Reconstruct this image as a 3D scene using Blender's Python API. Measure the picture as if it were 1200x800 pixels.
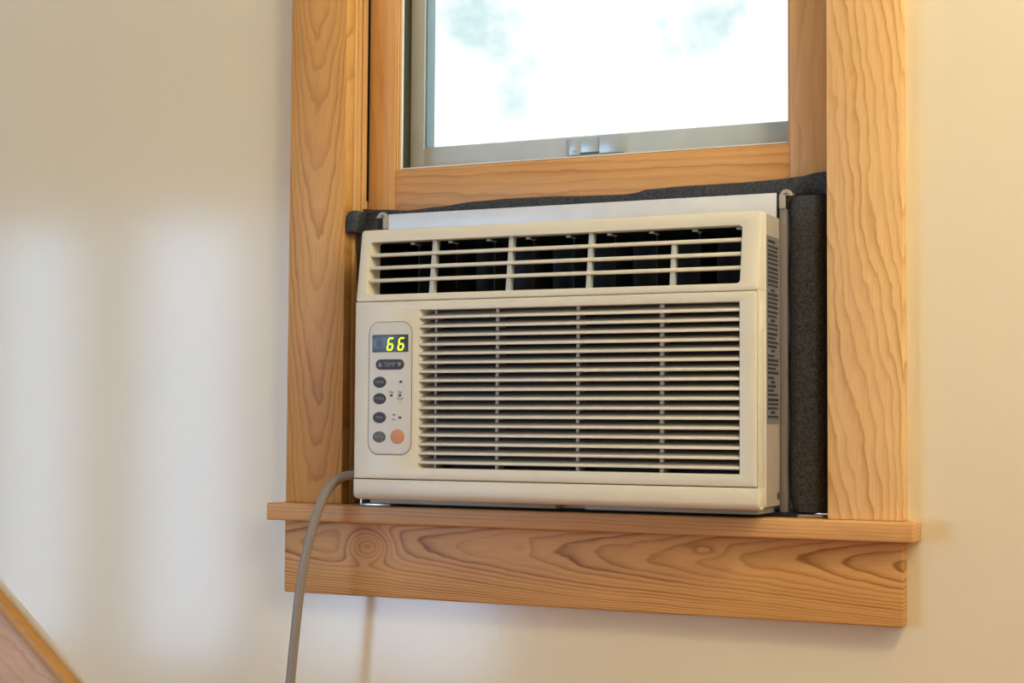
import bpy, bmesh, math, random
from mathutils import Matrix, Vector

random.seed(7)
S = bpy.context.scene
for o in list(bpy.data.objects):
    bpy.data.objects.remove(o)
COL = S.collection

# ------------------------------------------------------------------ camera
cam_d = bpy.data.cameras.new('camera')
cam = bpy.data.objects.new('camera', cam_d)
COL.objects.link(cam)
cam_d.sensor_width = 36.0
cam_d.lens = 57.975
cam_d.clip_start = 0.02
r_ = Vector((0.9037207884, 0.4280750709, 0.0063616220))
u_ = Vector((0.0154602701, -0.0474810486, 0.9987524869))
f_ = Vector((-0.4278430981, 0.9024950325, 0.0495277670))
m = Matrix.Identity(4)
for i in range(3):
    m[i][0], m[i][1], m[i][2] = r_[i], u_[i], -f_[i]
m.translation = Vector((1.0714307, -1.7683943, 0.1016044))
cam.matrix_world = m
S.camera = cam

# ------------------------------------------------------------------ exposure
S.view_settings.view_transform = 'Standard'
S.view_settings.look = 'None'
S.view_settings.gamma = 1.0
S.view_settings.use_curve_mapping = False
S.view_settings.exposure = 0.0

# ------------------------------------------------------------------ sky
W = bpy.data.worlds.new('sky')
S.world = W
W.use_nodes = True
wt = W.node_tree
wt.nodes.clear()
w_out = wt.nodes.new('ShaderNodeOutputWorld')
w_bg = wt.nodes.new('ShaderNodeBackground')
w_tc = wt.nodes.new('ShaderNodeTexCoord')
w_no = wt.nodes.new('ShaderNodeTexNoise')
w_no.noise_dimensions = '4D'
w_no.inputs['W'].default_value = 375.38
w_no.inputs['Scale'].default_value = 17.0
w_no.inputs['Detail'].default_value = 5.0
w_no.inputs['Roughness'].default_value = 0.55
w_rp = wt.nodes.new('ShaderNodeValToRGB')
w_rp.color_ramp.elements[0].position = 0.27
w_rp.color_ramp.elements[0].color = (0.70, 0.92, 0.97, 1)
w_rp.color_ramp.elements[1].position = 0.425
w_rp.color_ramp.elements[1].color = (1.35, 1.35, 1.34, 1)
wt.links.new(w_tc.outputs['Generated'], w_no.inputs['Vector'])
wt.links.new(w_no.outputs['Fac'], w_rp.inputs['Fac'])
wt.links.new(w_rp.outputs['Color'], w_bg.inputs['Color'])
w_bg.inputs['Strength'].default_value = 1.0
wt.links.new(w_bg.outputs['Background'], w_out.inputs['Surface'])


# ------------------------------------------------------------------ room lights
def area_light(name, loc, rot, sx, sy, power, color):
    d = bpy.data.lights.new(name, 'AREA')
    d.shape = 'RECTANGLE'
    d.size, d.size_y = sx, sy
    d.energy = power
    d.color = color
    o = bpy.data.objects.new(name, d)
    o.location = loc
    o.rotation_euler = rot
    COL.objects.link(o)
    return o


ROOM = dict(x0=-4.2, x1=2.2, y0=-3.0, z0=-0.85, z1=1.55)
# daylight through the row of windows in the wall behind the camera (x-centre, width, power)
DAY = (0.36, 0.64, 1.0)
BACK_WINDOWS = [(-3.18, 0.38, 13.0), (-2.47, 0.42, 15.5), (-1.64, 0.78, 24.0)]
for wx, ww, wp in BACK_WINDOWS:
    area_light('window_daylight', (wx, ROOM['y0'] + 0.005, 0.04), (math.radians(90), 0, 0), ww, 1.56, wp, DAY)
# warm ceiling lamp over the right half of the room
# daylight from a window in the right-hand wall
area_light('window_daylight', (ROOM['x1'] - 0.01, -0.80, 0.85), (math.radians(90), 0, math.radians(90)), 0.7, 0.9, 12.0, (0.88, 1.0, 0.96))
lamp_d = bpy.data.lights.new('lamp_light', 'POINT')
lamp_d.energy = 31.0
lamp_d.color = (1.0, 0.93, 0.68)
lamp_d.shadow_soft_size = 0.16
lamp = bpy.data.objects.new('lamp_light', lamp_d)
lamp.location = (1.46, -0.84, 1.20)
COL.objects.link(lamp)


# ------------------------------------------------------------------ node helpers
def s2l(c):
    return tuple(((v / 255) / 12.92 if v / 255 <= 0.04045 else ((v / 255 + 0.055) / 1.055) ** 2.4) for v in c)


def new_mat(name):
    mt = bpy.data.materials.new(name)
    mt.use_nodes = True
    nt = mt.node_tree
    return mt, nt, nt.nodes['Principled BSDF']


class NT:
    """small expression builder for node trees"""
    def __init__(self, nt):
        self.nt = nt

    def _set(self, sock, v):
        if isinstance(v, (int, float)):
            sock.default_value = v
        elif isinstance(v, tuple):
            sock.default_value = v
        else:
            self.nt.links.new(v, sock)

    def math(self, op, a, b=None, c=None):
        n = self.nt.nodes.new('ShaderNodeMath')
        n.operation = op
        for i, v in enumerate((a, b, c)):
            if v is not None:
                self._set(n.inputs[i], v)
        return n.outputs[0]

    def add(self, a, b): return self.math('ADD', a, b)
    def sub(self, a, b): return self.math('SUBTRACT', a, b)
    def mul(self, a, b): return self.math('MULTIPLY', a, b)

    def obj(self):
        n = self.nt.nodes.new('ShaderNodeTexCoord')
        return n.outputs['Object']

    def sep(self, v):
        n = self.nt.nodes.new('ShaderNodeSeparateXYZ')
        self.nt.links.new(v, n.inputs[0])
        return n.outputs

    def comb(self, x, y, z):
        n = self.nt.nodes.new('ShaderNodeCombineXYZ')
        for i, v in enumerate((x, y, z)):
            self._set(n.inputs[i], v)
        return n.outputs[0]

    def noise(self, vec, scale, detail=2.0, rough=0.5):
        n = self.nt.nodes.new('ShaderNodeTexNoise')
        if vec is not None:
            self.nt.links.new(vec, n.inputs['Vector'])
        n.inputs['Scale'].default_value = scale
        n.inputs['Detail'].default_value = detail
        n.inputs['Roughness'].default_value = rough
        return n.outputs['Fac']

    def ramp(self, fac, stops, interp='LINEAR'):
        n = self.nt.nodes.new('ShaderNodeValToRGB')
        cr = n.color_ramp
        cr.interpolation = interp
        while len(cr.elements) < len(stops):
            cr.elements.new(0.5)
        for e, (p, c) in zip(cr.elements, stops):
            e.position = p
            e.color = (c[0], c[1], c[2], 1)
        self.nt.links.new(fac, n.inputs['Fac'])
        return n.outputs['Color']

    def mix(self, fac, a, b, mode='MIX'):
        n = self.nt.nodes.new('ShaderNodeMix')
        n.data_type = 'RGBA'
        n.blend_type = mode
        self._set(n.inputs[0], fac)
        self._set(n.inputs[6], (*a, 1) if isinstance(a, tuple) and len(a) == 3 else a)
        self._set(n.inputs[7], (*b, 1) if isinstance(b, tuple) and len(b) == 3 else b)
        return n.outputs[2]

    def bump(self, height, strength, dist):
        n = self.nt.nodes.new('ShaderNodeBump')
        n.inputs['Strength'].default_value = strength
        n.inputs['Distance'].default_value = dist
        self.nt.links.new(height, n.inputs['Height'])
        return n.outputs['Normal']


def simple(name, rgb, rough=0.5, metal=0.0, spec=0.5, var=0.0, vscale=30.0, bump=0.0, bscale=400.0):
    """plain coloured material with a little procedural tone variation and relief"""
    mt, nt, b = new_mat(name)
    e = NT(nt)
    c = s2l(rgb)
    b.inputs['Roughness'].default_value = rough
    b.inputs['Metallic'].default_value = metal
    b.inputs['Specular IOR Level'].default_value = spec
    co = e.obj()
    f = e.noise(co, vscale, 4.0, 0.6)
    lo = tuple(max(0.0, v * (1 - var)) for v in c)
    hi = tuple(v * (1 + var) for v in c)
    nt.links.new(e.ramp(f, [(0.3, lo), (0.7, hi)]), b.inputs['Base Color'])
    if bump > 0:
        nt.links.new(e.bump(e.noise(co, bscale, 3.0), bump, 0.001), b.inputs['Normal'])
    return mt


def wood(name, axis, u0, K, L, T, n_low=1.0, n_mid=0.5, bumps=(), contrast=1.0, light=(216, 165, 105), dark=(176, 112, 56),
         rough=0.42, shift=0.0, coat=0.0):
    """sawn fir: latewood rings are level sets of f(u, v), u across and v along the grain (metres)"""
    mt, nt, b = new_mat(name)
    e = NT(nt)
    x, y, z = e.sep(e.obj())
    u, v = (x, z) if axis == 'z' else (z, x)
    uu = e.sub(u, u0)
    low = e.noise(e.comb(e.add(e.mul(u, 16.0), shift), e.mul(v, 4.5), e.mul(y, 10.0)), 1.0, 1.0)
    mid = e.noise(e.comb(e.mul(u, 60.0), e.add(e.mul(v, 22.0), shift), e.mul(y, 40.0)), 1.0, 2.0)
    f = e.add(e.add(e.mul(e.mul(uu, uu), K), e.mul(uu, L)), e.mul(v, T))
    f = e.add(f, e.add(e.mul(e.sub(low, 0.5), n_low * 4), e.mul(e.sub(mid, 0.5), n_mid * 2)))
    for (bu, bv, su, sv, amp) in bumps:
        du = e.mul(e.sub(u, bu), 1 / su)
        dv = e.mul(e.sub(v, bv), 1 / sv)
        g = e.math('EXPONENT', e.mul(e.add(e.mul(du, du), e.mul(dv, dv)), -1.0))
        f = e.add(f, e.mul(g, amp))
    f = e.add(f, 40.0)
    t = e.math('FRACT', f)
    line = e.ramp(t, [(0.0, (0.10,) * 3), (0.40, (0.14,) * 3), (0.72, (0.55,) * 3), (0.86, (1.0,) * 3), (0.93, (0.9,) * 3), (1.0, (0.10,) * 3)])
    # rings differ in strength
    ring_id = e.math('FLOOR', f)
    ring_n = e.noise(e.comb(e.mul(ring_id, 3.71), 0.3, 0.7), 1.0, 0.0)
    stren = e.math('MULTIPLY_ADD', ring_n, 1.1, 0.15)
    fade = e.noise(e.comb(e.mul(u, 30.0), e.mul(v, 9.0), 3.3), 1.0, 1.0)
    fac = e.mul(e.mul(line, stren), e.math('MULTIPLY_ADD', fade, 1.2, 0.2))
    fac = e.math('MINIMUM', e.mul(fac, contrast), 1.0)
    lc, dc = s2l(light), s2l(dark)
    tone = e.noise(e.comb(e.mul(u, 9.0), e.add(e.mul(v, 2.5), shift), 1.7), 1.0, 2.0)
    base = e.ramp(tone, [(0.3, tuple(c * k for c, k in zip(lc, (0.90, 0.84, 0.74)))), (0.7, tuple(c * 1.05 for c in lc))])
    col = e.mix(fac, base, dc)
    streak = e.noise(e.comb(e.mul(u, 900.0), e.mul(v, 18.0), e.mul(y, 300.0)), 1.0, 2.0)
    col = e.mix(1.0, col, e.ramp(streak, [(0.25, (0.90, 0.87, 0.82)), (0.75, (1.05, 1.05, 1.05))]), 'MULTIPLY')
    nt.links.new(col, b.inputs['Base Color'])
    b.inputs['Roughness'].default_value = rough
    b.inputs['Specular IOR Level'].default_value = 0.28
    b.inputs['Coat Weight'].default_value = coat
    b.inputs['Coat Roughness'].default_value = 0.25
    nt.links.new(e.bump(e.add(streak, fac), 0.12, 0.0004), b.inputs['Normal'])
    return mt


# ------------------------------------------------------------------ materials
def wall_material():
    mt, nt, b = new_mat('painted_plaster')
    e = NT(nt)
    co = e.obj()
    f = e.noise(co, 3.0, 3.0)
    c = s2l((237, 225, 194))
    nt.links.new(e.ramp(f, [(0.3, tuple(v * 0.97 for v in c)), (0.7, c)]), b.inputs['Base Color'])
    b.inputs['Roughness'].default_value = 0.13
    b.inputs['Specular IOR Level'].default_value = 0.6
    h = e.add(e.mul(e.noise(co, 260.0, 2.0), 0.6), e.noise(co, 60.0, 2.0))
    nt.links.new(e.bump(h, 0.10, 0.0008), b.inputs['Normal'])
    return mt


M_WALL = wall_material()
M_WALL2 = simple('tan_paint', (204, 174, 134), 0.6, var=0.03, vscale=4.0)
M_FLOOR = wood('floor_boards', 'x', 0.0, 0.0, 40.0, 0.5, 0.8, 0.4, light=(186, 124, 70), dark=(140, 84, 40))
M_CEIL = simple('ceiling_paint', (238, 228, 208), 0.7, var=0.02)
M_CASE_R = wood('fir_right_casing', 'z', 0.64, 350.0, 80.0, 12.0, 0.9, 0.6, light=(248, 210, 150), dark=(206, 148, 86), contrast=1.1, shift=2.2)
M_CASE_L = wood('fir_left_casing', 'z', -0.038, 2300.0, 8.0, -15.0, 0.6, 0.5, light=(222, 170, 98), dark=(180, 118, 55), contrast=1.0, shift=6.3)
M_APRON = wood('fir_apron', 'x', -0.052, 2900.0, -34.0, -17.0, 0.6, 0.4,
               bumps=((-0.050, 0.0385, 0.019, 0.030, 6.2), (-0.040, 0.475, 0.008, 0.02, 1.2), (-0.045, 0.246, 0.008, 0.014, 1.3)),
               light=(228, 176, 110), dark=(156, 98, 42), contrast=1.25, shift=0.4)
M_STOOL = wood('fir_stool', 'x', 0.0, 0.0, 230.0, 2.0, 0.4, 0.3, light=(224, 174, 116), dark=(184, 126, 72), contrast=0.8, shift=3.0)
M_RAIL = wood('fir_sash_rail', 'x', 0.39, 700.0, 75.0, 2.0, 0.5, 0.35, light=(222, 172, 116), dark=(180, 118, 66), contrast=0.9, shift=1.0)
M_STILE = wood('fir_sash_stile', 'z', 0.0, 0.0, 55.0, 3.0, 0.6, 0.3, light=(234, 188, 130), dark=(198, 140, 84), contrast=0.5, shift=7.0)
M_JAMB = wood('fir_jamb', 'z', 0.0, 0.0, 90.0, 1.0, 0.4, 0.2, light=(228, 186, 128), dark=(192, 136, 80), contrast=0.5, shift=9.0)
M_SKIRT = wood('stair_board', 'x', 0.0, 0.0, 42.0, 30.0, 0.9, 0.6, light=(216, 172, 130), dark=(184, 128, 84), contrast=0.8, rough=0.38, shift=4.0, coat=0.1)
M_BAND = wood('stair_edge', 'x', 0.0, 0.0, 60.0, 40.0, 0.3, 0.3, light=(214, 162, 96), dark=(186, 128, 68), contrast=0.4, shift=6.0)

M_CREAM = simple('aged_cream_plastic', (228, 222, 200), 0.34, var=0.03, vscale=14.0, bump=0.06, bscale=900.0)
def slat_material():
    mt, nt, b = new_mat('shaded_cream_slat')
    e = NT(nt)
    x, y, z = e.sep(e.obj())
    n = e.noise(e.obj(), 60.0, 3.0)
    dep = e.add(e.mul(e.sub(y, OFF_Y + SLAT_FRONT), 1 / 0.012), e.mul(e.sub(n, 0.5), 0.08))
    nt.links.new(e.ramp(dep, [(0.06, s2l((230, 225, 206))), (0.13, s2l((172, 165, 152))), (0.9, s2l((128, 121, 110)))]), b.inputs['Base Color'])  # shade from the slat above painted in, deepening towards the back
    b.inputs['Roughness'].default_value = 0.4
    return mt


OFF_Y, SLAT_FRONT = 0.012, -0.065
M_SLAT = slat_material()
M_CREAM_IN = simple('cream_plastic_rib', (204, 200, 186), 0.5, var=0.03)
M_POST = simple('grey_cream_plastic', (190, 192, 184), 0.5, var=0.03)
M_CAB = simple('painted_steel_cabinet', (176, 166, 150), 0.45, var=0.03)
M_RAILMETAL = simple('bracket_grey', (130, 122, 118), 0.5, var=0.03)
M_BASE = simple('base_pan_steel', (148, 154, 140), 0.45, var=0.08, vscale=60.0)
M_BLACK = simple('black_duct_plastic', (14, 14, 15), 0.55, var=0.2)
M_VANE = simple('dark_vane_plastic', (22, 23, 25), 0.6, var=0.1)
M_ALU = simple('aluminium_flashing', (226, 230, 236), 0.42, metal=0.25, var=0.05, vscale=22.0)
M_STORM = simple('storm_window_aluminium', (206, 214, 220), 0.4, var=0.05)
M_STORMD = simple('storm_track_grey', (96, 112, 108), 0.5, var=0.08)
M_LATCH = simple('latch_zinc', (205, 214, 222), 0.35, metal=0.3, var=0.04)
M_GALV = simple('galvanised_rail', (200, 204, 208), 0.25, metal=0.85, var=0.05)
M_CORD = simple('grey_cord_vinyl', (150, 142, 134), 0.45, var=0.03)
M_WHITE = simple('white_clip_plastic', (236, 232, 222), 0.4)
M_PANEL = simple('keypad_membrane', (214, 209, 194), 0.35, var=0.02, vscale=80.0)
M_GROOVE = simple('keypad_groove', (140, 130, 108), 0.6)
M_DISP = simple('display_window', (58, 56, 58), 0.25, var=0.1, vscale=200.0)
M_SENSOR = simple('display_sensor', (34, 34, 38), 0.3)
M_BTN = simple('dark_key_rubber', (62, 64, 68), 0.55, var=0.08, vscale=300.0)
M_BTN2 = simple('worn_key_rubber', (100, 104, 102), 0.55, var=0.1, vscale=300.0)
M_ORANGE = simple('orange_key_rubber', (216, 146, 98), 0.5, var=0.06, vscale=300.0)
M_LEGEND = simple('pale_key_print', (142, 142, 144), 0.6)
M_LEGEND_O = simple('pale_orange_key_print', (228, 178, 140), 0.6)
M_INK = simple('keypad_ink', (120, 112, 94), 0.6)
M_LED = simple('unlit_led', (40, 34, 24), 0.3)
M_LABEL = simple('foil_label', (128, 128, 126), 0.4, var=0.04)
M_LABELINK = simple('label_ink', (46, 46, 48), 0.6)
M_GASKET = simple('black_gasket', (12, 11, 10), 0.7)
M_SCREW = simple('screw_steel', (128, 120, 108), 0.35, metal=0.8)


def emit_mat(name, rgb, strength):
    mt, nt, b = new_mat(name)
    b.inputs['Base Color'].default_value = (*s2l(rgb), 1)
    b.inputs['Emission Color'].default_value = (*s2l(rgb), 1)
    b.inputs['Emission Strength'].default_value = strength
    return mt


M_DIGIT = emit_mat('lit_digit_segment', (214, 240, 30), 0.95)
M_LEDON = emit_mat('lit_led', (176, 178, 70), 0.3)


def foam_material():
    mt, nt, b = new_mat('black_foam')
    e = NT(nt)
    co = e.obj()
    n1 = e.noise(co, 420.0, 3.0, 0.75)
    n2 = e.noise(co, 60.0, 3.0)
    col = e.ramp(n1, [(0.36, s2l((18, 19, 22))), (0.66, s2l((76, 80, 88)))])
    nt.links.new(col, b.inputs['Base Color'])
    b.inputs['Roughness'].default_value = 0.6
    nt.links.new(e.bump(e.add(n1, e.mul(n2, 0.8)), 0.7, 0.0015), b.inputs['Normal'])
    return mt


M_FOAM = foam_material()


def filter_material():
    mt, nt, b = new_mat('dusty_filter_mesh')
    e = NT(nt)
    x, y, z = e.sep(e.obj())
    gx = e.math('FRACT', e.mul(x, 420.0))
    gz = e.math('FRACT', e.mul(z, 420.0))
    g = e.math('MAXIMUM', gx, gz)
    dust = e.noise(e.obj(), 25.0, 4.0, 0.6)
    a = e.ramp(dust, [(0.3, s2l((46, 46, 40))), (0.75, s2l((84, 82, 72)))])
    col = e.mix(e.ramp(g, [(0.6, (0, 0, 0)), (0.85, (1, 1, 1))]), s2l((12, 12, 11)), a)
    nt.links.new(col, b.inputs['Base Color'])
    b.inputs['Roughness'].default_value = 0.8
    return mt


M_FILTER = filter_material()


def glass_material():
    mt = bpy.data.materials.new('window_glass')
    mt.use_nodes = True
    nt = mt.node_tree
    nt.nodes.clear()
    out = nt.nodes.new('ShaderNodeOutputMaterial')
    tr = nt.nodes.new('ShaderNodeBsdfTransparent')
    tr.inputs['Color'].default_value = (0.97, 0.985, 0.98, 1)
    gl = nt.nodes.new('ShaderNodeBsdfGlossy')
    gl.inputs['Roughness'].default_value = 0.02
    fr = nt.nodes.new('ShaderNodeFresnel')
    fr.inputs['IOR'].default_value = 1.45
    ge = nt.nodes.new('ShaderNodeNewGeometry')
    e = NT(nt)
    front = e.mul(fr.outputs[0], e.sub(1.0, ge.outputs['Backfacing']))
    mx = nt.nodes.new('ShaderNodeMixShader')
    nt.links.new(front, mx.inputs[0])
    nt.links.new(tr.outputs[0], mx.inputs[1])
    nt.links.new(gl.outputs[0], mx.inputs[2])
    nt.links.new(mx.outputs[0], out.inputs['Surface'])
    return mt


M_GLASS = glass_material()


# ------------------------------------------------------------------ mesh helpers
class MB:
    def __init__(self):
        self.v, self.f = [], []

    def box(self, x0, x1, y0, y1, z0, z1):
        b = len(self.v)
        self.v += [(x0, y0, z0), (x1, y0, z0), (x1, y1, z0), (x0, y1, z0), (x0, y0, z1), (x1, y0, z1), (x1, y1, z1), (x0, y1, z1)]
        self.f += [tuple(b + i for i in q) for q in ((0, 3, 2, 1), (4, 5, 6, 7), (0, 1, 5, 4), (1, 2, 6, 5), (2, 3, 7, 6), (3, 0, 4, 7))]
        return self

    def loops(self, rings, cap0=True, cap1=True, closed=False):
        """connect equal-length closed loops of points"""
        n = len(rings[0])
        b = len(self.v)
        for rg in rings:
            self.v += [tuple(p) for p in rg]
        R = len(rings)
        for k in range(R if closed else R - 1):
            a, c = b + k * n, b + ((k + 1) % R) * n
            for i in range(n):
                j = (i + 1) % n
                self.f.append((a + i, a + j, c + j, c + i))
        if cap0 and not closed:
            self.f.append(tuple(b + i for i in reversed(range(n))))
        if cap1 and not closed:
            self.f.append(tuple(b + (R - 1) * n + i for i in range(n)))
        return self

    def prism_x(self, prof, x0, x1):
        return self.loops([[(x0, y, z) for y, z in prof], [(x1, y, z) for y, z in prof]])

    def prism_y(self, prof, y0, y1):
        return self.loops([[(x, y0, z) for x, z in prof], [(x, y1, z) for x, z in prof]])

    def prism_z(self, prof, z0, z1):
        return self.loops([[(x, y, z0) for x, y in prof], [(x, y, z1) for x, y in prof]])

    def tube(self, pts, rad, n=14, caps=True):
        pts = [Vector(p) for p in pts]
        rings = []
        up = Vector((0.3, 1, 0.2)).normalized()
        for i, p in enumerate(pts):
            t = (pts[min(i + 1, len(pts) - 1)] - pts[max(i - 1, 0)]).normalized()
            a = (up - t * up.dot(t)).normalized()
            b = t.cross(a)
            up = a
            rings.append([p + rad * (math.cos(2 * math.pi * k / n) * a + math.sin(2 * math.pi * k / n) * b) for k in range(n)])
        return self.loops(rings, caps, caps)

    def mesh(self, name, bevel=0.0, seg=2, smooth=True, angle=35):
        bm = bmesh.new()
        vs = [bm.verts.new(p) for p in self.v]
        for q in self.f:
            try:
                bm.faces.new([vs[i] for i in q])
            except ValueError:
                pass
        bmesh.ops.recalc_face_normals(bm, faces=bm.faces)
        if bevel > 0:
            ed = [e for e in bm.edges if len(e.link_faces) == 2 and e.calc_face_angle(0) > 0.6]
            bmesh.ops.bevel(bm, geom=ed, offset=bevel, segments=seg, profile=0.5, affect='EDGES', clamp_overlap=True)
        me = bpy.data.meshes.new(name)
        bm.to_mesh(me)
        bm.free()
        if smooth:
            for p in me.polygons:
                p.use_smooth = True
            me.set_sharp_from_angle(angle=math.radians(angle))
        return me


def link(name, me, mat, parent=None, loc=None):
    o = bpy.data.objects.new(name, me)
    COL.objects.link(o)
    if mat is not None and not me.materials:
        me.materials.append(mat)
    if parent is not None:
        o.parent = parent
    if loc is not None:
        o.location = loc
    return o


def dup(o, loc, parent=None):
    c = o.copy()
    COL.objects.link(c)
    c.parent = parent if parent is not None else o.parent
    c.location = loc
    return c


def empty(name, loc):
    o = bpy.data.objects.new(name, None)
    o.empty_display_size = 0.05
    o.location = loc
    COL.objects.link(o)
    return o


def tag(o, label=None, cat=None, kind=None, group=None):
    if label: o['label'] = label
    if cat: o['category'] = cat
    if kind: o['kind'] = kind
    if group: o['group'] = group
    return o


def box_obj(name, b, mat, parent=None, bevel=0.0, seg=2):
    return link(name, MB().box(*b).mesh(name, bevel, seg), mat, parent)


def rrect(x0, x1, z0, z1, r, n=6):
    """rounded rectangle outline, counter-clockwise seen from -y"""
    pts = []
    for cx, cz, a0 in ((x1 - r, z0 + r, -90), (x1 - r, z1 - r, 0), (x0 + r, z1 - r, 90), (x0 + r, z0 + r, 180)):
        for k in range(n + 1):
            a = math.radians(a0 + 90 * k / n)
            pts.append((cx + r * math.cos(a), cz + r * math.sin(a)))
    return pts


def ellipse(cx, cz, rx, rz, n=28):
    return [(cx + rx * math.cos(2 * math.pi * k / n), cz + rz * math.sin(2 * math.pi * k / n)) for k in range(n)]


def pad(name, outline, y_back, y_front, mat, parent, round_=0.0005):
    """low keypad piece: outline raised towards the room with a rounded rim"""
    cx = sum(p[0] for p in outline) / len(outline)
    cz = sum(p[1] for p in outline) / len(outline)
    w = max(abs(p[0] - cx) for p in outline)
    s = 1 - round_ / w
    s2 = 1 - 2.6 * round_ / w
    ring = lambda k, y: [(cx + (p[0] - cx) * k, y, cz + (p[1] - cz) * k) for p in outline]
    mb = MB().loops([ring(1, y_back), ring(1, y_front + round_), ring(s, y_front + round_ * 0.3), ring(s2, y_front)])
    return link(name, mb.mesh(name), mat, parent)


def plate_hole(outer, inner, yf, yb, ob=0.003, ib=0.0015, inner_back=None, orad=0.003, irad=0.004):
    """moulded frame: outer rounded rectangle with a rounded rectangular opening; yf(z) is the front surface"""
    n = 6
    def ring(rect, r, grow, dy, back=None):
        x0, x1, z0, z1 = rect
        out = []
        for x, z in rrect(x0 - grow, x1 + grow, z0 - grow, z1 + grow, max(r + grow, 0.0004), n):
            out.append((x, (yf(z) + dy) if back is None else back, z))
        return out
    rings = [ring(outer, orad, 0, 0, yb), ring(outer, orad, 0, ob), ring(outer, orad, -ob * 0.3, ob * 0.3), ring(outer, orad, -ob, 0),
             ring(inner, irad, ib, 0), ring(inner, irad, ib * 0.3, ib * 0.3), ring(inner, irad, 0, ib),
             ring(inner_back or inner, irad, 0, 0, yb)]
    return MB().loops(rings, closed=True)


def text_mesh(name, body, size, loc, mat, shear=0.0, depth=0.0002, bold=0.0):
    """flat printed lettering on a surface facing the room (-y)"""
    cu = bpy.data.curves.new(name, 'FONT')
    cu.body = body
    cu.size = size
    cu.align_x = 'CENTER'
    cu.align_y = 'CENTER'
    cu.shear = shear
    cu.extrude = depth
    cu.offset = bold
    cu.resolution_u = 2
    tmp = bpy.data.objects.new('tmp', cu)
    COL.objects.link(tmp)
    dg = bpy.context.evaluated_depsgraph_get()
    me = bpy.data.meshes.new_from_object(tmp.evaluated_get(dg))
    me.name = name
    bpy.data.objects.remove(tmp)
    me.transform(Matrix.Translation(loc) @ Matrix.Rotation(math.radians(90), 4, 'X'))
    me.materials.clear()
    return me


def join_meshes(name, meshes):
    bm = bmesh.new()
    for k in meshes:
        bm.from_mesh(k)
    me = bpy.data.meshes.new(name)
    bm.to_mesh(me)
    bm.free()
    return me


# ================================================================== THE ROOM
WY = 0.019                                   # face of the plaster; trim stands 19 mm proud to y = 0
OPW = 0.6129                                 # clear width between the casings
rx0, rx1, ry0, rz0, rz1 = ROOM['x0'], ROOM['x1'], ROOM['y0'], ROOM['z0'], ROOM['z1']


def structure(name, mb, mat, bevel=0.0):
    o = link(name, mb.mesh(name, bevel, smooth=False), mat)
    o['kind'] = 'structure'
    return o


wf = MB()
OX0, OX1, OZ0, OZ1 = -0.020, 0.633, -0.045, 1.08
wf.box(rx0, OX0, WY, 0.17, rz0, rz1).box(OX1, rx1, WY, 0.17, rz0, rz1)
wf.box(OX0, OX1, WY, 0.17, rz0, OZ0).box(OX0, OX1, WY, 0.17, OZ1, rz1)
structure('wall_front', wf, M_WALL)
structure('wall_left', MB().box(rx0 - 0.12, rx0, ry0 - 0.12, 0.17, rz0, rz1), M_WALL2)
structure('wall_right', MB().box(rx1, rx1 + 0.12, ry0 - 0.12, 0.17, rz0, rz1), M_WALL2)
structure('floor', MB().box(rx0 - 0.12, rx1 + 0.12, ry0 - 0.12, 0.17, rz0 - 0.1, rz0), M_FLOOR)
structure('ceiling', MB().box(rx0 - 0.12, rx1 + 0.12, ry0 - 0.12, 0.17, rz1, rz1 + 0.1), M_CEIL)
wb = MB()
edges = [rx0]
for wx, ww, wp in BACK_WINDOWS:
    edges += [wx - ww / 2, wx + ww / 2]
edges.append(rx1)
for k in range(0, len(edges), 2):
    wb.box(edges[k], edges[k + 1], ry0 - 0.12, ry0, rz0, rz1)
for wx, ww, wp in BACK_WINDOWS:
    wb.box(wx - ww / 2, wx + ww / 2, ry0 - 0.12, ry0, rz0, -0.74).box(wx - ww / 2, wx + ww / 2, ry0 - 0.12, ry0, 0.82, rz1)
structure('wall_back', wb, M_WALL2)

# ================================================================== WINDOW
win = empty('window_1', (0, 0, 0))
tag(win, kind='structure')
CW = 0.0823
TOPZ = 1.00
box_obj('casing', (-CW, 0.0, 0.0, WY, 0.0002, TOPZ), M_CASE_L, win, 0.0012)
box_obj('casing', (OPW, OPW + CW, 0.0, WY, 0.0002, TOPZ), M_CASE_R, win, 0.0012)
box_obj('head_casing', (-CW - 0.01, OPW + CW + 0.01, -0.002, WY, TOPZ, TOPZ + 0.1), M_STOOL, win, 0.0012)
st = MB()
st.prism_z([(-0.0978, WY), (-0.0978, -0.020), (0.7098, -0.020), (0.7098, WY), (OPW + 0.004, WY), (OPW + 0.004, 0.10), (-0.004, 0.10), (-0.004, WY)], -0.0213, 0.0)
link('stool', st.mesh('stool', 0.0022, 3), M_STOOL, win)
box_obj('apron', (-0.0832, 0.6942, 0.0, WY, -0.1122, -0.0215), M_APRON, win, 0.0022, 3)
# jambs with their parting stops
for x0, x1, s in ((-0.017, 0.0010, 1), (OPW - 0.0010, OPW + 0.017, -1)):
    j = box_obj('side_jamb', (x0, x1, WY + 0.0003, 0.165, 0.0002, 1.05), M_JAMB, win, 0.0006)
    xa = x1 if s > 0 else x0
    for ya, yb, d in ((0.026, 0.034, 0.0013), (0.036, 0.047, 0.0026)):
        xs = sorted((xa, xa + s * d))
        link('stop', MB().box(xs[0], xs[1], ya, yb, 0.0004, 1.05).mesh('stop', 0.0005), M_JAMB, j)
    xs = sorted((xa, xa + s * 0.0011))
    xt = sorted((xa, xa + s * 0.0021))
    link('weatherstrip', MB().box(xs[0], xs[1], 0.0480, 0.060, 0.385, 1.05).box(xt[0], xt[1], 0.0474, 0.052, 0.432, 0.449).mesh('weatherstrip'), M_GASKET, j)
box_obj('head_jamb', (-0.017, OPW + 0.017, WY + 0.0003, 0.165, 1.05, 1.075), M_JAMB, win)
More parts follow.
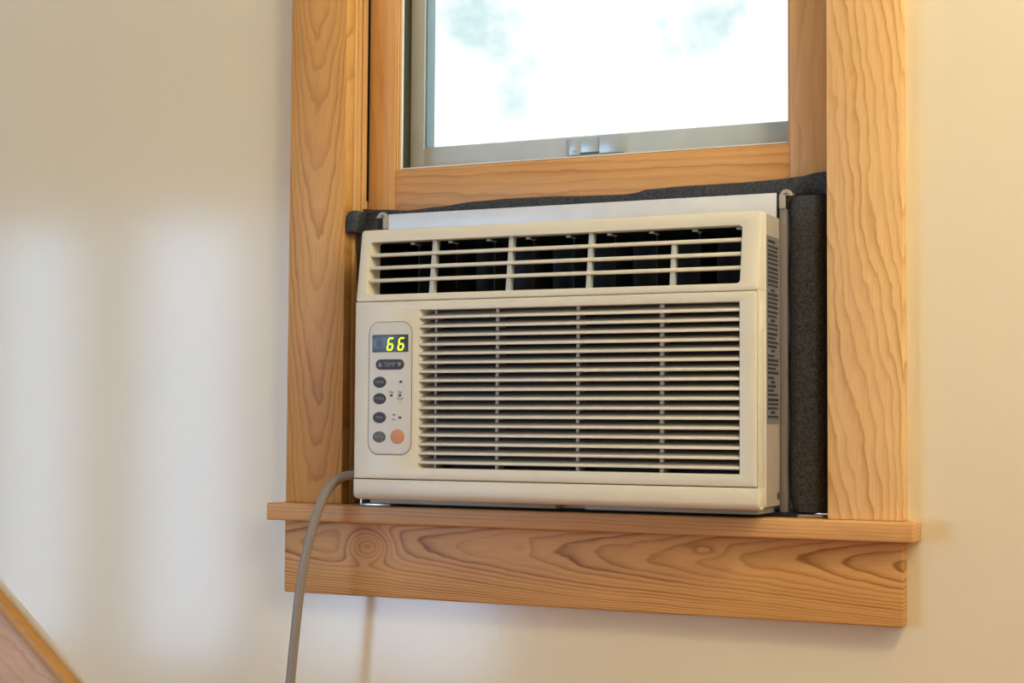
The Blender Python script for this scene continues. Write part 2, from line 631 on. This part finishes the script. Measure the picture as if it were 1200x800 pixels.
box_obj('exterior_sill', (-0.017, OPW + 0.017, 0.1005, 0.20, -0.042, -0.012), M_STORM, win)

# lower sash, raised to sit on the air conditioner
SX0, SX1, SZ0 = 0.0034, OPW - 0.0040, 0.364
SL, SR, RAILZ = 0.0418, 0.5568, 0.4215
SY0, SY1 = 0.052, 0.072
bead = MB()
bw, by = 0.0034, 0.0600
# glazing bead: stepped moulding that runs round the pane
for d0, d1, y0 in ((0.0, 0.0017, 0.0545), (0.0017, bw, 0.0580)):
    bead.box(SL + d0, SL + d1, y0, 0.0638, RAILZ + d0, 1.0)
    bead.box(SR - d1, SR - d0, y0, 0.0638, RAILZ + d0, 1.0)
    bead.box(SL + d1, SR - d1, y0, 0.0638, RAILZ + d0, RAILZ + d1 * 0.45)
sash = link('lower_sash', bead.mesh('lower_sash', 0.0006), M_JAMB, win)
box_obj('stile', (SX0, SL, SY0, SY1, SZ0, 1.02), M_STILE, sash, 0.0010)
box_obj('stile', (SR, SX1, SY0, SY1, SZ0, 1.02), M_STILE, sash, 0.0010)
box_obj('bottom_rail', (SL + 0.0001, SR - 0.0001, SY0 + 0.0004, SY1, SZ0, RAILZ), M_RAIL, sash, 0.0010)
box_obj('glass_pane', (SL + 0.0035, SR - 0.0035, 0.0640, 0.0660, RAILZ + 0.001, 1.01), M_GLASS, sash)
gs = MB()  # thin white strip along the left and bottom edges of the pane
gs.box(SL + bw, SL + bw + 0.0018, 0.0595, 0.0636, RAILZ + 0.002, 1.0)
gs.box(SL + bw + 0.0018, SR - bw, 0.0595, 0.0636, RAILZ + 0.0026, RAILZ + 0.0040)
tag(link('pane_edge_strip', gs.mesh('pane_edge_strip'), M_WHITE, sash), 'thin white strip along the pane edge')

# storm window outside the sash
sf = MB()
sf.box(0.0375, 0.0575, 0.100, 0.117, 0.405, 1.05)
sf.box(0.0575, 0.5545, 0.100, 0.117, 0.405, 0.4560)
sf.box(0.0600, 0.5520, 0.1035, 0.117, 0.4560, 0.4580)
sf.box(0.5520, 0.5545, 0.1035, 0.117, 0.44, 1.05)
sf.box(0.5545, 0.5760, 0.100, 0.117, 0.405, 1.05)
storm = link('storm_frame', sf.mesh('storm_frame', 0.0007), M_STORM, win)
tag(link('glazing_spline', MB().box(0.0576, 0.0602, 0.1030, 0.1240, 0.4582, 1.04).mesh('glazing_spline', 0.0004), simple('blue_grey_vinyl', (128, 158, 172), 0.45, var=0.05), storm), 'blue-grey vinyl strip along the storm pane')
tr = MB()
tr.box(0.0015, 0.0370, 0.1035, 0.125, 0.0, 1.05).box(0.5765, OPW - 0.0015, 0.106, 0.125, 0.0, 1.05)
tag(link('track', tr.mesh('track', 0.0007), M_STORMD, storm), 'dark green-grey storm window track')
box_obj('storm_pane', (0.0604, 0.5518, 0.1100, 0.1118, 0.456, 1.04), M_GLASS, storm)
la = MB()
la.box(0.2640, 0.2790, 0.0962, 0.1000, 0.4335, 0.4550)
la.box(0.2790, 0.3050, 0.0972, 0.1000, 0.4362, 0.4550)
la.box(0.3050, 0.3372, 0.0950, 0.1000, 0.4335, 0.4552)
for lx in (0.2705, 0.3310):
    la.loops([[(p[0], y, p[1]) for p in ellipse(lx, 0.4385, 0.0016, 0.0016, 10)] for y in (0.0940, 0.0965)])
tag(link('latch_plate', la.mesh('latch_plate', 0.0003), M_LATCH, storm), 'pale zinc latch plate on the storm window rail')
box_obj('latch_slot', (0.2792, 0.3048, 0.0968, 0.0974, 0.4345, 0.4362), M_STORMD, storm)

# stair skirt board running down the wall at the lower left
S0 = (-0.564, -0.134)
SLP = -0.832
def zs(x, d): return S0[1] + SLP * (x - S0[0]) - d
bd = MB().prism_y([(-1.40, zs(-1.40, 0.0155)), (-0.05, zs(-0.05, 0.0155)), (-0.05, zs(-0.05, 0.37)), (-1.40, zs(-1.40, 0.37))], 0.0035, WY)
skirt = link('trim_1', bd.mesh('trim_1', 0.0008), M_SKIRT)
tag(skirt, kind='structure')
eb = MB().prism_y([(-1.40, zs(-1.40, 0.0)), (-0.05, zs(-0.05, 0.0)), (-0.05, zs(-0.05, 0.0155)), (-1.40, zs(-1.40, 0.0155))], 0.0005, WY)
link('edge_band', eb.mesh('edge_band', 0.0016, 3), M_BAND, skirt)

# ================================================================== AIR CONDITIONER
AC = empty('air_conditioner', (0.305, -0.012, 0.0))
tag(AC, 'cream window air conditioner with 66 on its display, set in the wooden window', 'air conditioner')
OFF = Vector((-0.305, 0.012, 0.0))


def ac(name, mb, mat, bevel=0.0, seg=2, parent=None, angle=35):
    """a part of the unit, modelled in room coordinates and moved into the unit's frame"""
    me = mb if isinstance(mb, bpy.types.Mesh) else mb.mesh(name, bevel, seg, angle=angle)
    me.transform(Matrix.Translation(OFF))
    return link(name, me, mat, parent or AC)


F = -0.065
X0, X1 = 0.0553, 0.5556
ZB, ZT, ZS = 0.0118, 0.3333, 0.2455
TILT = 0.013
ytilt = lambda z: F + max(0.0, z - ZS) / (ZT - ZS) * TILT

# steel cabinet behind the plastic front, passing out through the window
cb = MB()
cy0, cy1 = -0.0385, 0.30
cb.box(X0 + 0.0008, X0 + 0.0030, cy0, cy1, 0.0128, 0.3318).box(X1 - 0.0030, X1 - 0.0004, cy0, cy1, 0.0128, 0.3318)
cb.box(X0 + 0.0030, X1 - 0.0030, cy0, cy1, 0.3296, 0.3318).box(X0 + 0.0030, X1 - 0.0030, cy0, cy1, 0.0128, 0.0150)
cb.box(X0 + 0.0030, X1 - 0.0030, cy1 - 0.003, cy1, 0.0150, 0.3296)
cab = ac('cabinet', cb, M_CAB, 0.0006)
sc = MB().loops([[(X1 + d, 0.0085 + r * math.cos(a * math.pi / 6), 0.0235 + r * math.sin(a * math.pi / 6)) for a in range(12)]
                 for d, r in ((-0.0006, 0.0042), (0.0006, 0.0042), (0.0012, 0.0028))])
ac('screw', sc, M_SCREW, parent=cab)

# front cover: outlet section on top, strip along the bottom, side wings
CBK = -0.0378
cov = plate_hole((X0, X1, ZS, ZT), (0.0693, 0.5340, 0.2540, 0.3178), ytilt, CBK, ob=0.0034, ib=0.0012,
                 inner_back=(0.0735, 0.5340, 0.2540, 0.3178), orad=0.0035, irad=0.0040)
cover = ac('front_cover', cov, M_CREAM)
bs = MB().prism_x([(CBK, ZB + 0.0012), (F + 0.012, ZB - 0.0018), (F + 0.0045, ZB - 0.0002), (F + 0.0012, ZB + 0.0028), (F, ZB + 0.0062), (F, 0.0342), (CBK, 0.0342)], X0, X1)
ac('bottom_strip', bs, M_CREAM, 0.0012, parent=cover)
for xa, xb in ((X0, X0 + 0.0012), (X1 - 0.0024, X1)):
    ac('side_wing', MB().box(xa, xb, F + 0.0022, CBK, 0.0335, ZS + 0.0005), M_CREAM, 0.0005, parent=cover)
tag(ac('edge_highlight', MB().box(X1 - 0.0030, X1 + 0.0004, -0.0412, CBK - 0.0002, 0.0150, 0.3318), M_WHITE, 0.0003, parent=cover), 'pale strip standing in for the highlight on the rear edge of the cover')  # pale strip added as the painted highlight of the cover edge
clip = ac('side_clip', MB().box(X1 - 0.0006, X1 + 0.0014, -0.0545, -0.0480, 0.2030, 0.2345), M_WHITE, 0.0006)
tag(clip, 'white clip on the side of the cover')

# outlet: duct, vanes, bars and posts
du = MB()
dy0, dy1 = CBK, 0.075
du.box(0.0700, 0.0735, dy0, dy1, 0.2505, 0.3225).box(0.5340, 0.5375, dy0, dy1, 0.2505, 0.3225)
du.box(0.0735, 0.5340, dy0, dy1, 0.3178, 0.3225).box(0.0735, 0.5340, dy0, dy1, 0.2505, 0.2540)
du.box(0.0735, 0.5340, dy1 - 0.003, dy1, 0.2540, 0.3178)
ac('outlet_duct', du, M_BLACK)
vm = MB().prism_z([(-0.0006, -0.026), (0.0006, -0.026), (0.0075, 0.012), (0.0062, 0.0125)], 0.2548, 0.3150).mesh('air_vane')
pm = MB().loops([[(r * math.cos(k * math.pi / 5), y, 0.3158 + r * 0.6 * math.sin(k * math.pi / 5)) for k in range(10)] for y, r in ((-0.0400, 0.0016), (-0.0330, 0.0022), (-0.024, 0.0022))])
pm.box(-0.0045, 0.0010, -0.0385, -0.0365, 0.3150, 0.3172)
pm = pm.mesh('vane_pivot')
for i in range(9):
    vx = 0.1206 + i * 0.0508
    v = link('air_vane', vm, M_VANE, AC, (vx + OFF.x, OFF.y, 0))
    if i < 8 or i == 8:
        p = link('vane_pivot', pm, M_POST, v)
        tag(p, 'pale grey pivot at the top of a dark vane')
for zc in (0.3022, 0.2866, 0.2712):
    yf = ytilt(zc) + 0.0022
    prof = [(yf, zc + 0.0015), (yf + 0.002, zc + 0.0023), (yf + 0.013, zc + 0.0014), (yf + 0.013, zc - 0.0014), (yf + 0.002, zc - 0.0023), (yf, zc - 0.0015)]
    ac('outlet_bar', MB().prism_x(prof, 0.0696, 0.5345), M_CREAM, 0.0003)
for k, xc in enumerate((0.1547, 0.2548, 0.3550, 0.4550)):
    mbp = MB().loops([[(xc - 0.0026, ytilt(z) + 0.0045, z), (xc + 0.0026, ytilt(z) + 0.0045, z), (xc + 0.0018, ytilt(z) + 0.016, z), (xc - 0.0018, ytilt(z) + 0.016, z)]
                      for z in (0.2535, 0.3182 if k < 3 else 0.3022)])
    ac('outlet_post', mbp, M_POST, 0.0004)

# lower front panel with the intake louvres
PX0, PX1, PZ0, PZ1 = 0.0558, 0.5530, 0.0352, 0.2450
IX0, IX1, IZ0, IZ1 = 0.1432, 0.5342, 0.0485, 0.2340
IB = F + 0.020
pan = plate_hole((PX0, PX1, PZ0, PZ1), (IX0, IX1, IZ0, IZ1), lambda z: F, IB, ob=0.0014, ib=0.0008,
                 inner_back=(0.1560, IX1 - 0.0015, IZ0, IZ1), orad=0.0015, irad=0.0010)
panel = ac('front_panel', pan, M_CREAM)
NS, SP = 17, 0.01063
slat_prof = [(F + 0.0002, -0.0012), (F + 0.0002, 0.0010), (F + 0.0009, 0.0016), (F + 0.0150, 0.0082), (F + 0.0150, 0.0070), (F + 0.0014, -0.0016)]
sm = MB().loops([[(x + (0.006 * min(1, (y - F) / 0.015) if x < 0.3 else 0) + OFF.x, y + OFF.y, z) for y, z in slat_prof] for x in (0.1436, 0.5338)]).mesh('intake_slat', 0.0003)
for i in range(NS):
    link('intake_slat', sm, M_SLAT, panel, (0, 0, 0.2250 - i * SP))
for xc, wd in ((0.1612, 0.0024), (0.2414, 0.0040), (0.3425, 0.0040), (0.4432, 0.0052)):
    ac('louvre_rib', MB().box(xc - wd / 2, xc + wd / 2, F + 0.0080, F + 0.026, IZ0, IZ1), M_CREAM_IN, 0.0004, parent=panel)
ac('air_filter', MB().box(0.1440, 0.5450, F + 0.0262, F + 0.0282, 0.0400, 0.2420), M_FILTER)

# keypad
CX0, CX1, CZ0, CZ1 = 0.0758, 0.1333, 0.0640, 0.2205
gr = pad('keypad_groove', rrect(CX0 - 0.0009, CX1 + 0.0009, CZ0 - 0.0009, CZ1 + 0.0009, 0.0145, 8), F + 0.0005, F - 0.00035, M_GROOVE, None, 0.0002)
kp = pad('control_panel', rrect(CX0, CX1, CZ0, CZ1, 0.0136, 8), F + 0.0005, F - 0.0010, M_PANEL, None, 0.0004)
for o_ in (gr, kp):
    o_.data.transform(Matrix.Translation(OFF))
    o_.parent = AC
tag(kp, 'pale rounded control panel with display and buttons')
KY = F - 0.0010


def key(name, outline, mat, rise=0.0009, round_=0.0006):
    o = pad(name, outline, KY + 0.0003, KY - rise, mat, None, round_)
    o.data.transform(Matrix.Translation(OFF))
    o.parent = kp
    return o


key('display', rrect(0.0804, 0.1291, 0.1849, 0.2056, 0.0008, 2), M_DISP, 0.0004, 0.0002)
ac('sensor', MB().box(0.0866, 0.0935, KY - 0.00055, KY - 0.0003, 0.1915, 0.1995), M_SENSOR, parent=kp)


def digit6(cx, cz):
    w, h, t, g, sh = 0.0086, 0.0158, 0.0021, 0.0003, 0.16
    y0, y1 = KY - 0.0009, KY - 0.0003
    mb = MB()
    def seg(pts):
        mb.loops([[(cx + x + sh * z, y, cz + z) for x, z in pts] for y in (y0, y1)])
    def hor(z):
        a, b = -w / 2 + g + t * 0.3, w / 2 - g - t * 0.3
        seg([(a, z), (a + t / 2, z - t / 2), (b - t / 2, z - t / 2), (b, z), (b - t / 2, z + t / 2), (a + t / 2, z + t / 2)])
    def ver(x, z0, z1):
        z0 += g; z1 -= g
        seg([(x, z0), (x + t / 2, z0 + t / 2), (x + t / 2, z1 - t / 2), (x, z1), (x - t / 2, z1 - t / 2), (x - t / 2, z0 + t / 2)])
    H = h / 2 - t / 2
    for z in (-H, 0, H): hor(z)
    ver(-w / 2 + t / 2, 0, H); ver(-w / 2 + t / 2, -H, 0); ver(w / 2 - t / 2, -H, 0)
    return mb


for cx in (0.1052, 0.1198):
    tag(ac('digit', digit6(cx, 0.1944), M_DIGIT, parent=kp), 'lit yellow-green digit 6')
tag(key('temperature_button', rrect(0.0855, 0.1238, 0.1642, 0.1764, 0.0060, 8), M_BTN), 'pill-shaped dark button reading TEMP')
for bz, mt in ((0.1493, M_BTN), (0.1298, M_BTN), (0.1075, M_BTN), (0.0846, M_BTN2)):
    key('oval_button', ellipse(0.0910, bz, 0.0088, 0.0066), mt)
tag(key('power_button', ellipse(0.1157, 0.0852, 0.0092, 0.0086), M_ORANGE), 'round orange button')
lg = [text_mesh('t', 'TEMP', 0.0068, (0.1046, KY - 0.0010, 0.1703), None)]
tri = MB()
for tx, s in ((0.0917, 1), (0.1178, -1)):
    tri.loops([[(tx - 0.0030, y, 0.1703 - s * 0.0024), (tx + 0.0030, y, 0.1703 - s * 0.0024), (tx, y, 0.1703 + s * 0.0030)] for y in (KY - 0.0012, KY - 0.0008)])
lg.append(tri.mesh('tri', smooth=False))
for bz, t in ((0.1493, 'TIMER'), (0.1298, 'MODE'), (0.1075, 'FAN'), (0.0846, 'AUTO')):
    lg.append(text_mesh('t', t, 0.0046, (0.0910, KY - 0.0010, bz), None))
ac('legend', join_meshes('legend', lg), M_LEGEND, parent=kp)
ac('legend', text_mesh('legend', 'POWER', 0.0040, (0.1157, KY - 0.0010, 0.0852), None), M_LEGEND_O, parent=kp)
ik = []
for t, x, z in (('Dry', 0.1068, 0.1375), ('Fan', 0.1184, 0.1375), ('Cool', 0.1184, 0.1300), ('Hi', 0.1105, 0.1107), ('Lo', 0.1105, 0.1055)):
    ik.append(text_mesh('t', t, 0.0040, (x, KY - 0.0001, z), None))
ac('printed_words', join_meshes('printed_words', ik), M_INK, parent=kp)
for lx, lz, on in ((0.1195, 0.1497, 0), (0.1068, 0.1336, 0), (0.1184, 0.1336, 0), (0.1184, 0.1262, 1), (0.1187, 0.1075, 0)):
    o_ = key('indicator_light', rrect(lx - 0.0018, lx + 0.0018, lz - 0.0013, lz + 0.0013, 0.0005, 2), M_LEDON if on else M_LED, 0.0005, 0.0002)
    if on:
        tag(o_, 'lit yellow-green indicator light under the word Cool')

# rating label on the right side of the cabinet
LY0, LY1, LZ0, LZ1 = -0.0340, 0.0115, 0.1030, 0.3085
lab = ac('rating_label', MB().box(X1 - 0.0006, X1 + 0.0002, LY0, LY1, LZ0, LZ1), M_LABEL)
lp = MB()
rnd = random.Random(3)
z = LZ1 - 0.006
row = 0
while z > LZ0 + 0.006:
    if row % 7 in (4,) and row > 8:
        spans = [(LY0 + 0.014, LY0 + 0.030)]
    else:
        end = LY1 - 0.003 - (rnd.random() * 0.018 if rnd.random() < 0.4 else 0)
        spans, yy = [], LY0 + 0.0025
        while yy < end - 0.003:
            wl = 0.003 + rnd.random() * 0.006
            spans.append((yy, min(yy + wl, end)))
            yy += wl + 0.0009
    hh = 0.0013 if row % 3 else 0.0016
    for a, b in spans:
        lp.box(X1 + 0.0001, X1 + 0.0003, a, b, z - hh, z + hh)
    z -= 0.0046 if row % 5 else 0.0056
    row += 1
lp.box(X1 + 0.0001, X1 + 0.0003, LY0 + 0.001, LY1 - 0.001, LZ0 + 0.0045, LZ0 + 0.0049)
tag(ac('label_print', lp, M_LABELINK, parent=lab), kind='stuff')

# base pan under the cabinet and the galvanised rail it stands on
bp = MB()
bp.box(0.0640, 0.3085, -0.040, 0.28, 0.0048, 0.0126).box(0.3445, 0.5480, -0.040, 0.28, 0.0048, 0.0126)
bp.box(0.3085, 0.3445, -0.020, 0.28, 0.0048, 0.0126)
ac('base_pan', bp, M_BASE, 0.0008)
ac('base_foot', MB().box(0.0300, 0.5750, 0.012, 0.24, 0.0004, 0.0050), M_BLACK)
gv = MB()
gv.box(0.0400, 0.0800, -0.0185, 0.010, 0.0006, 0.0028).box(0.0375, 0.0402, -0.0185, 0.010, 0.0006, 0.0100)
ac('mounting_rail', gv, M_GALV, 0.0004)
ac('mounting_rail', MB().box(0.5490, 0.6035, 0.016, 0.030, 0.0006, 0.0034), M_GALV, 0.0004)

# side rails (for curtain panels) with their hooks at the top
for xa, xb, hx in ((0.5558, 0.5626, 0.5638), (0.0478, 0.0545, 0.0466)):
    s = 1 if hx > 0.3 else -1
    rl = ac('side_rail', MB().box(xa, xb, 0.0145, 0.0360, 0.0052, 0.3430), M_RAILMETAL, 0.0006)
    lipx = sorted((xa, hx + s * 0.0090))
    hk = MB().box(xa, xb, 0.0125, 0.0165, 0.3428, 0.3570).box(lipx[0], lipx[1], 0.0128, 0.0165, 0.3572, 0.3584)
    ring = []
    for k in range(13):
        a = math.pi * k / 12
        ring.append([(hx + q * math.cos(a), y, 0.3565 + q * math.sin(a)) for q, y in ((0.0074, 0.0125), (0.0074, 0.0165), (0.0034, 0.0165), (0.0034, 0.0125))])
    hk.loops(ring)
    ac('hook', hk, M_CAB, 0.0003, parent=rl)

# power cord: leaves the back of the left side and hangs over the stool
P = [(0.060, -0.012, 0.0360), (0.046, -0.020, 0.0385), (0.032, -0.028, 0.0378), (0.0206, -0.035, 0.0341), (0.0099, -0.045, 0.0223), (0.0007, -0.055, -0.0044),
     (-0.0085, -0.063, -0.0485), (-0.0155, -0.068, -0.0998), (-0.0203, -0.070, -0.1508), (-0.0258, -0.071, -0.2125), (-0.0306, -0.071, -0.2738),
     (-0.042, -0.066, -0.42), (-0.048, -0.05, -0.60), (-0.05, -0.04, -0.84)]


def spline(P, n=7):
    out = []
    for i in range(len(P) - 1):
        p0, p1, p2, p3 = (Vector(P[max(0, min(len(P) - 1, i + d))]) for d in (-1, 0, 1, 2))
        for k in range(n):
            t = k / n
            out.append(0.5 * ((2 * p1) + (p2 - p0) * t + (2 * p0 - 5 * p1 + 4 * p2 - p3) * t * t + (3 * p1 - p0 - 3 * p2 + p3) * t ** 3))
    out.append(Vector(P[-1]))
    return out


tag(ac('power_cord', MB().tube(spline(P), 0.0058, 16), M_CORD), 'grey power cord hanging over the sill')

# ================================================================== FLASHING AND FOAM
fl = link('metal_flashing', MB().box(0.0553, 0.5525, 0.0135, 0.0147, 0.3322, 0.3606).mesh('metal_flashing', 0.0003), M_ALU)
tag(fl, 'long plain aluminium strip standing on top of the air conditioner below the sash', 'metal strip')


def foam_column(x0, x1, y0, y1, z0, z1, seed):
    rn = random.Random(seed)
    rings = []
    N = 26
    for k in range(N + 1):
        zz = z0 + (z1 - z0) * k / N
        wob = 0.0005 * math.sin(zz * 61 + seed) + 0.0003 * (rn.random() - 0.5)
        inset = 0.0025 if k in (0, N) else 0.0
        pr = rrect(x0 + inset + wob, x1 - inset + wob, y0 + inset, y1 - inset, 0.012, 6)
        rings.append([(px, py, zz) for px, py in pr])
    return MB().loops(rings)


fr = link('foam_filler', foam_column(0.5636, 0.6042, 0.0174, 0.062, 0.0060, 0.3572, 1).mesh('foam_filler'), M_FOAM)
tag(fr, 'black foam pipe filling the gap right of the air conditioner', 'foam')
flf = link('foam_filler', foam_column(0.0022, 0.0464, 0.0190, 0.062, 0.0058, 0.3625, 2).mesh('foam_filler'), M_FOAM)
tag(flf, 'black foam pipe in the gap left of the air conditioner, folded over at its top', 'foam')
fp = MB()
rings = []
for k in range(9):
    t = k / 8
    zz = 0.3385 + 0.0265 * t
    b = 0.0012 * math.sin(t * 3.1)
    rings.append([(0.0012 + 0.003 * t * t, 0.0010 - b, zz), (0.0110 + 0.004 * t, -0.0035 - b, zz + 0.001), (0.0165 + 0.005 * t, 0.0030 - b, zz), (0.0150 + 0.004 * t, 0.0220, zz), (0.0040 + 0.003 * t, 0.0220, zz)])
fp.loops(rings)
tag(link('flap', fp.mesh('flap', 0.0012), M_FOAM, flf), 'folded foam flap over the jamb')

# long strip along the underside of the sash, wavy along its upper edge
TOP = [(-0.0005, 0.3735), (0.030, 0.3712), (0.0677, 0.3682), (0.110, 0.3704), (0.1638, 0.3748), (0.2100, 0.3760), (0.2563, 0.3755), (0.310, 0.3738),
       (0.3600, 0.3730), (0.3720, 0.3738), (0.3885, 0.3772), (0.440, 0.3785), (0.493, 0.3788), (0.540, 0.3797), (0.5733, 0.3815), (0.5920, 0.3850), (0.5985, 0.3855), (0.6100, 0.3835)]


def top_at(x):
    for (xa, za), (xb, zb) in zip(TOP, TOP[1:]):
        if xa <= x <= xb:
            t = (x - xa) / (xb - xa)
            t = t * t * (3 - 2 * t)
            return za + (zb - za) * t
    return TOP[-1][1]


rings = []
N = 120
for k in range(N + 1):
    x = 0.0012 + (0.6110 - 0.0012) * k / N
    zt = top_at(x)
    zb = 0.3375 if 0.0485 < x < 0.5615 else (0.3655 if x < 0.3 else 0.3612)
    y0 = 0.0375 + 0.0010 * math.sin(x * 40)
    rings.append([(x, 0.0515, zb - 0.002), (x, y0 + 0.002, zb - 0.002), (x, y0, zb + 0.001), (x, y0, zt - 0.0035), (x, y0 + 0.0010, zt - 0.0012), (x, y0 + 0.0035, zt), (x, 0.0515, zt)])
ft = link('foam_strip', MB().loops(rings).mesh('foam_strip'), M_FOAM)
tag(ft, 'long black foam strip with wavy edge under the wooden sash', 'foam')

print('objects', len(bpy.data.objects))
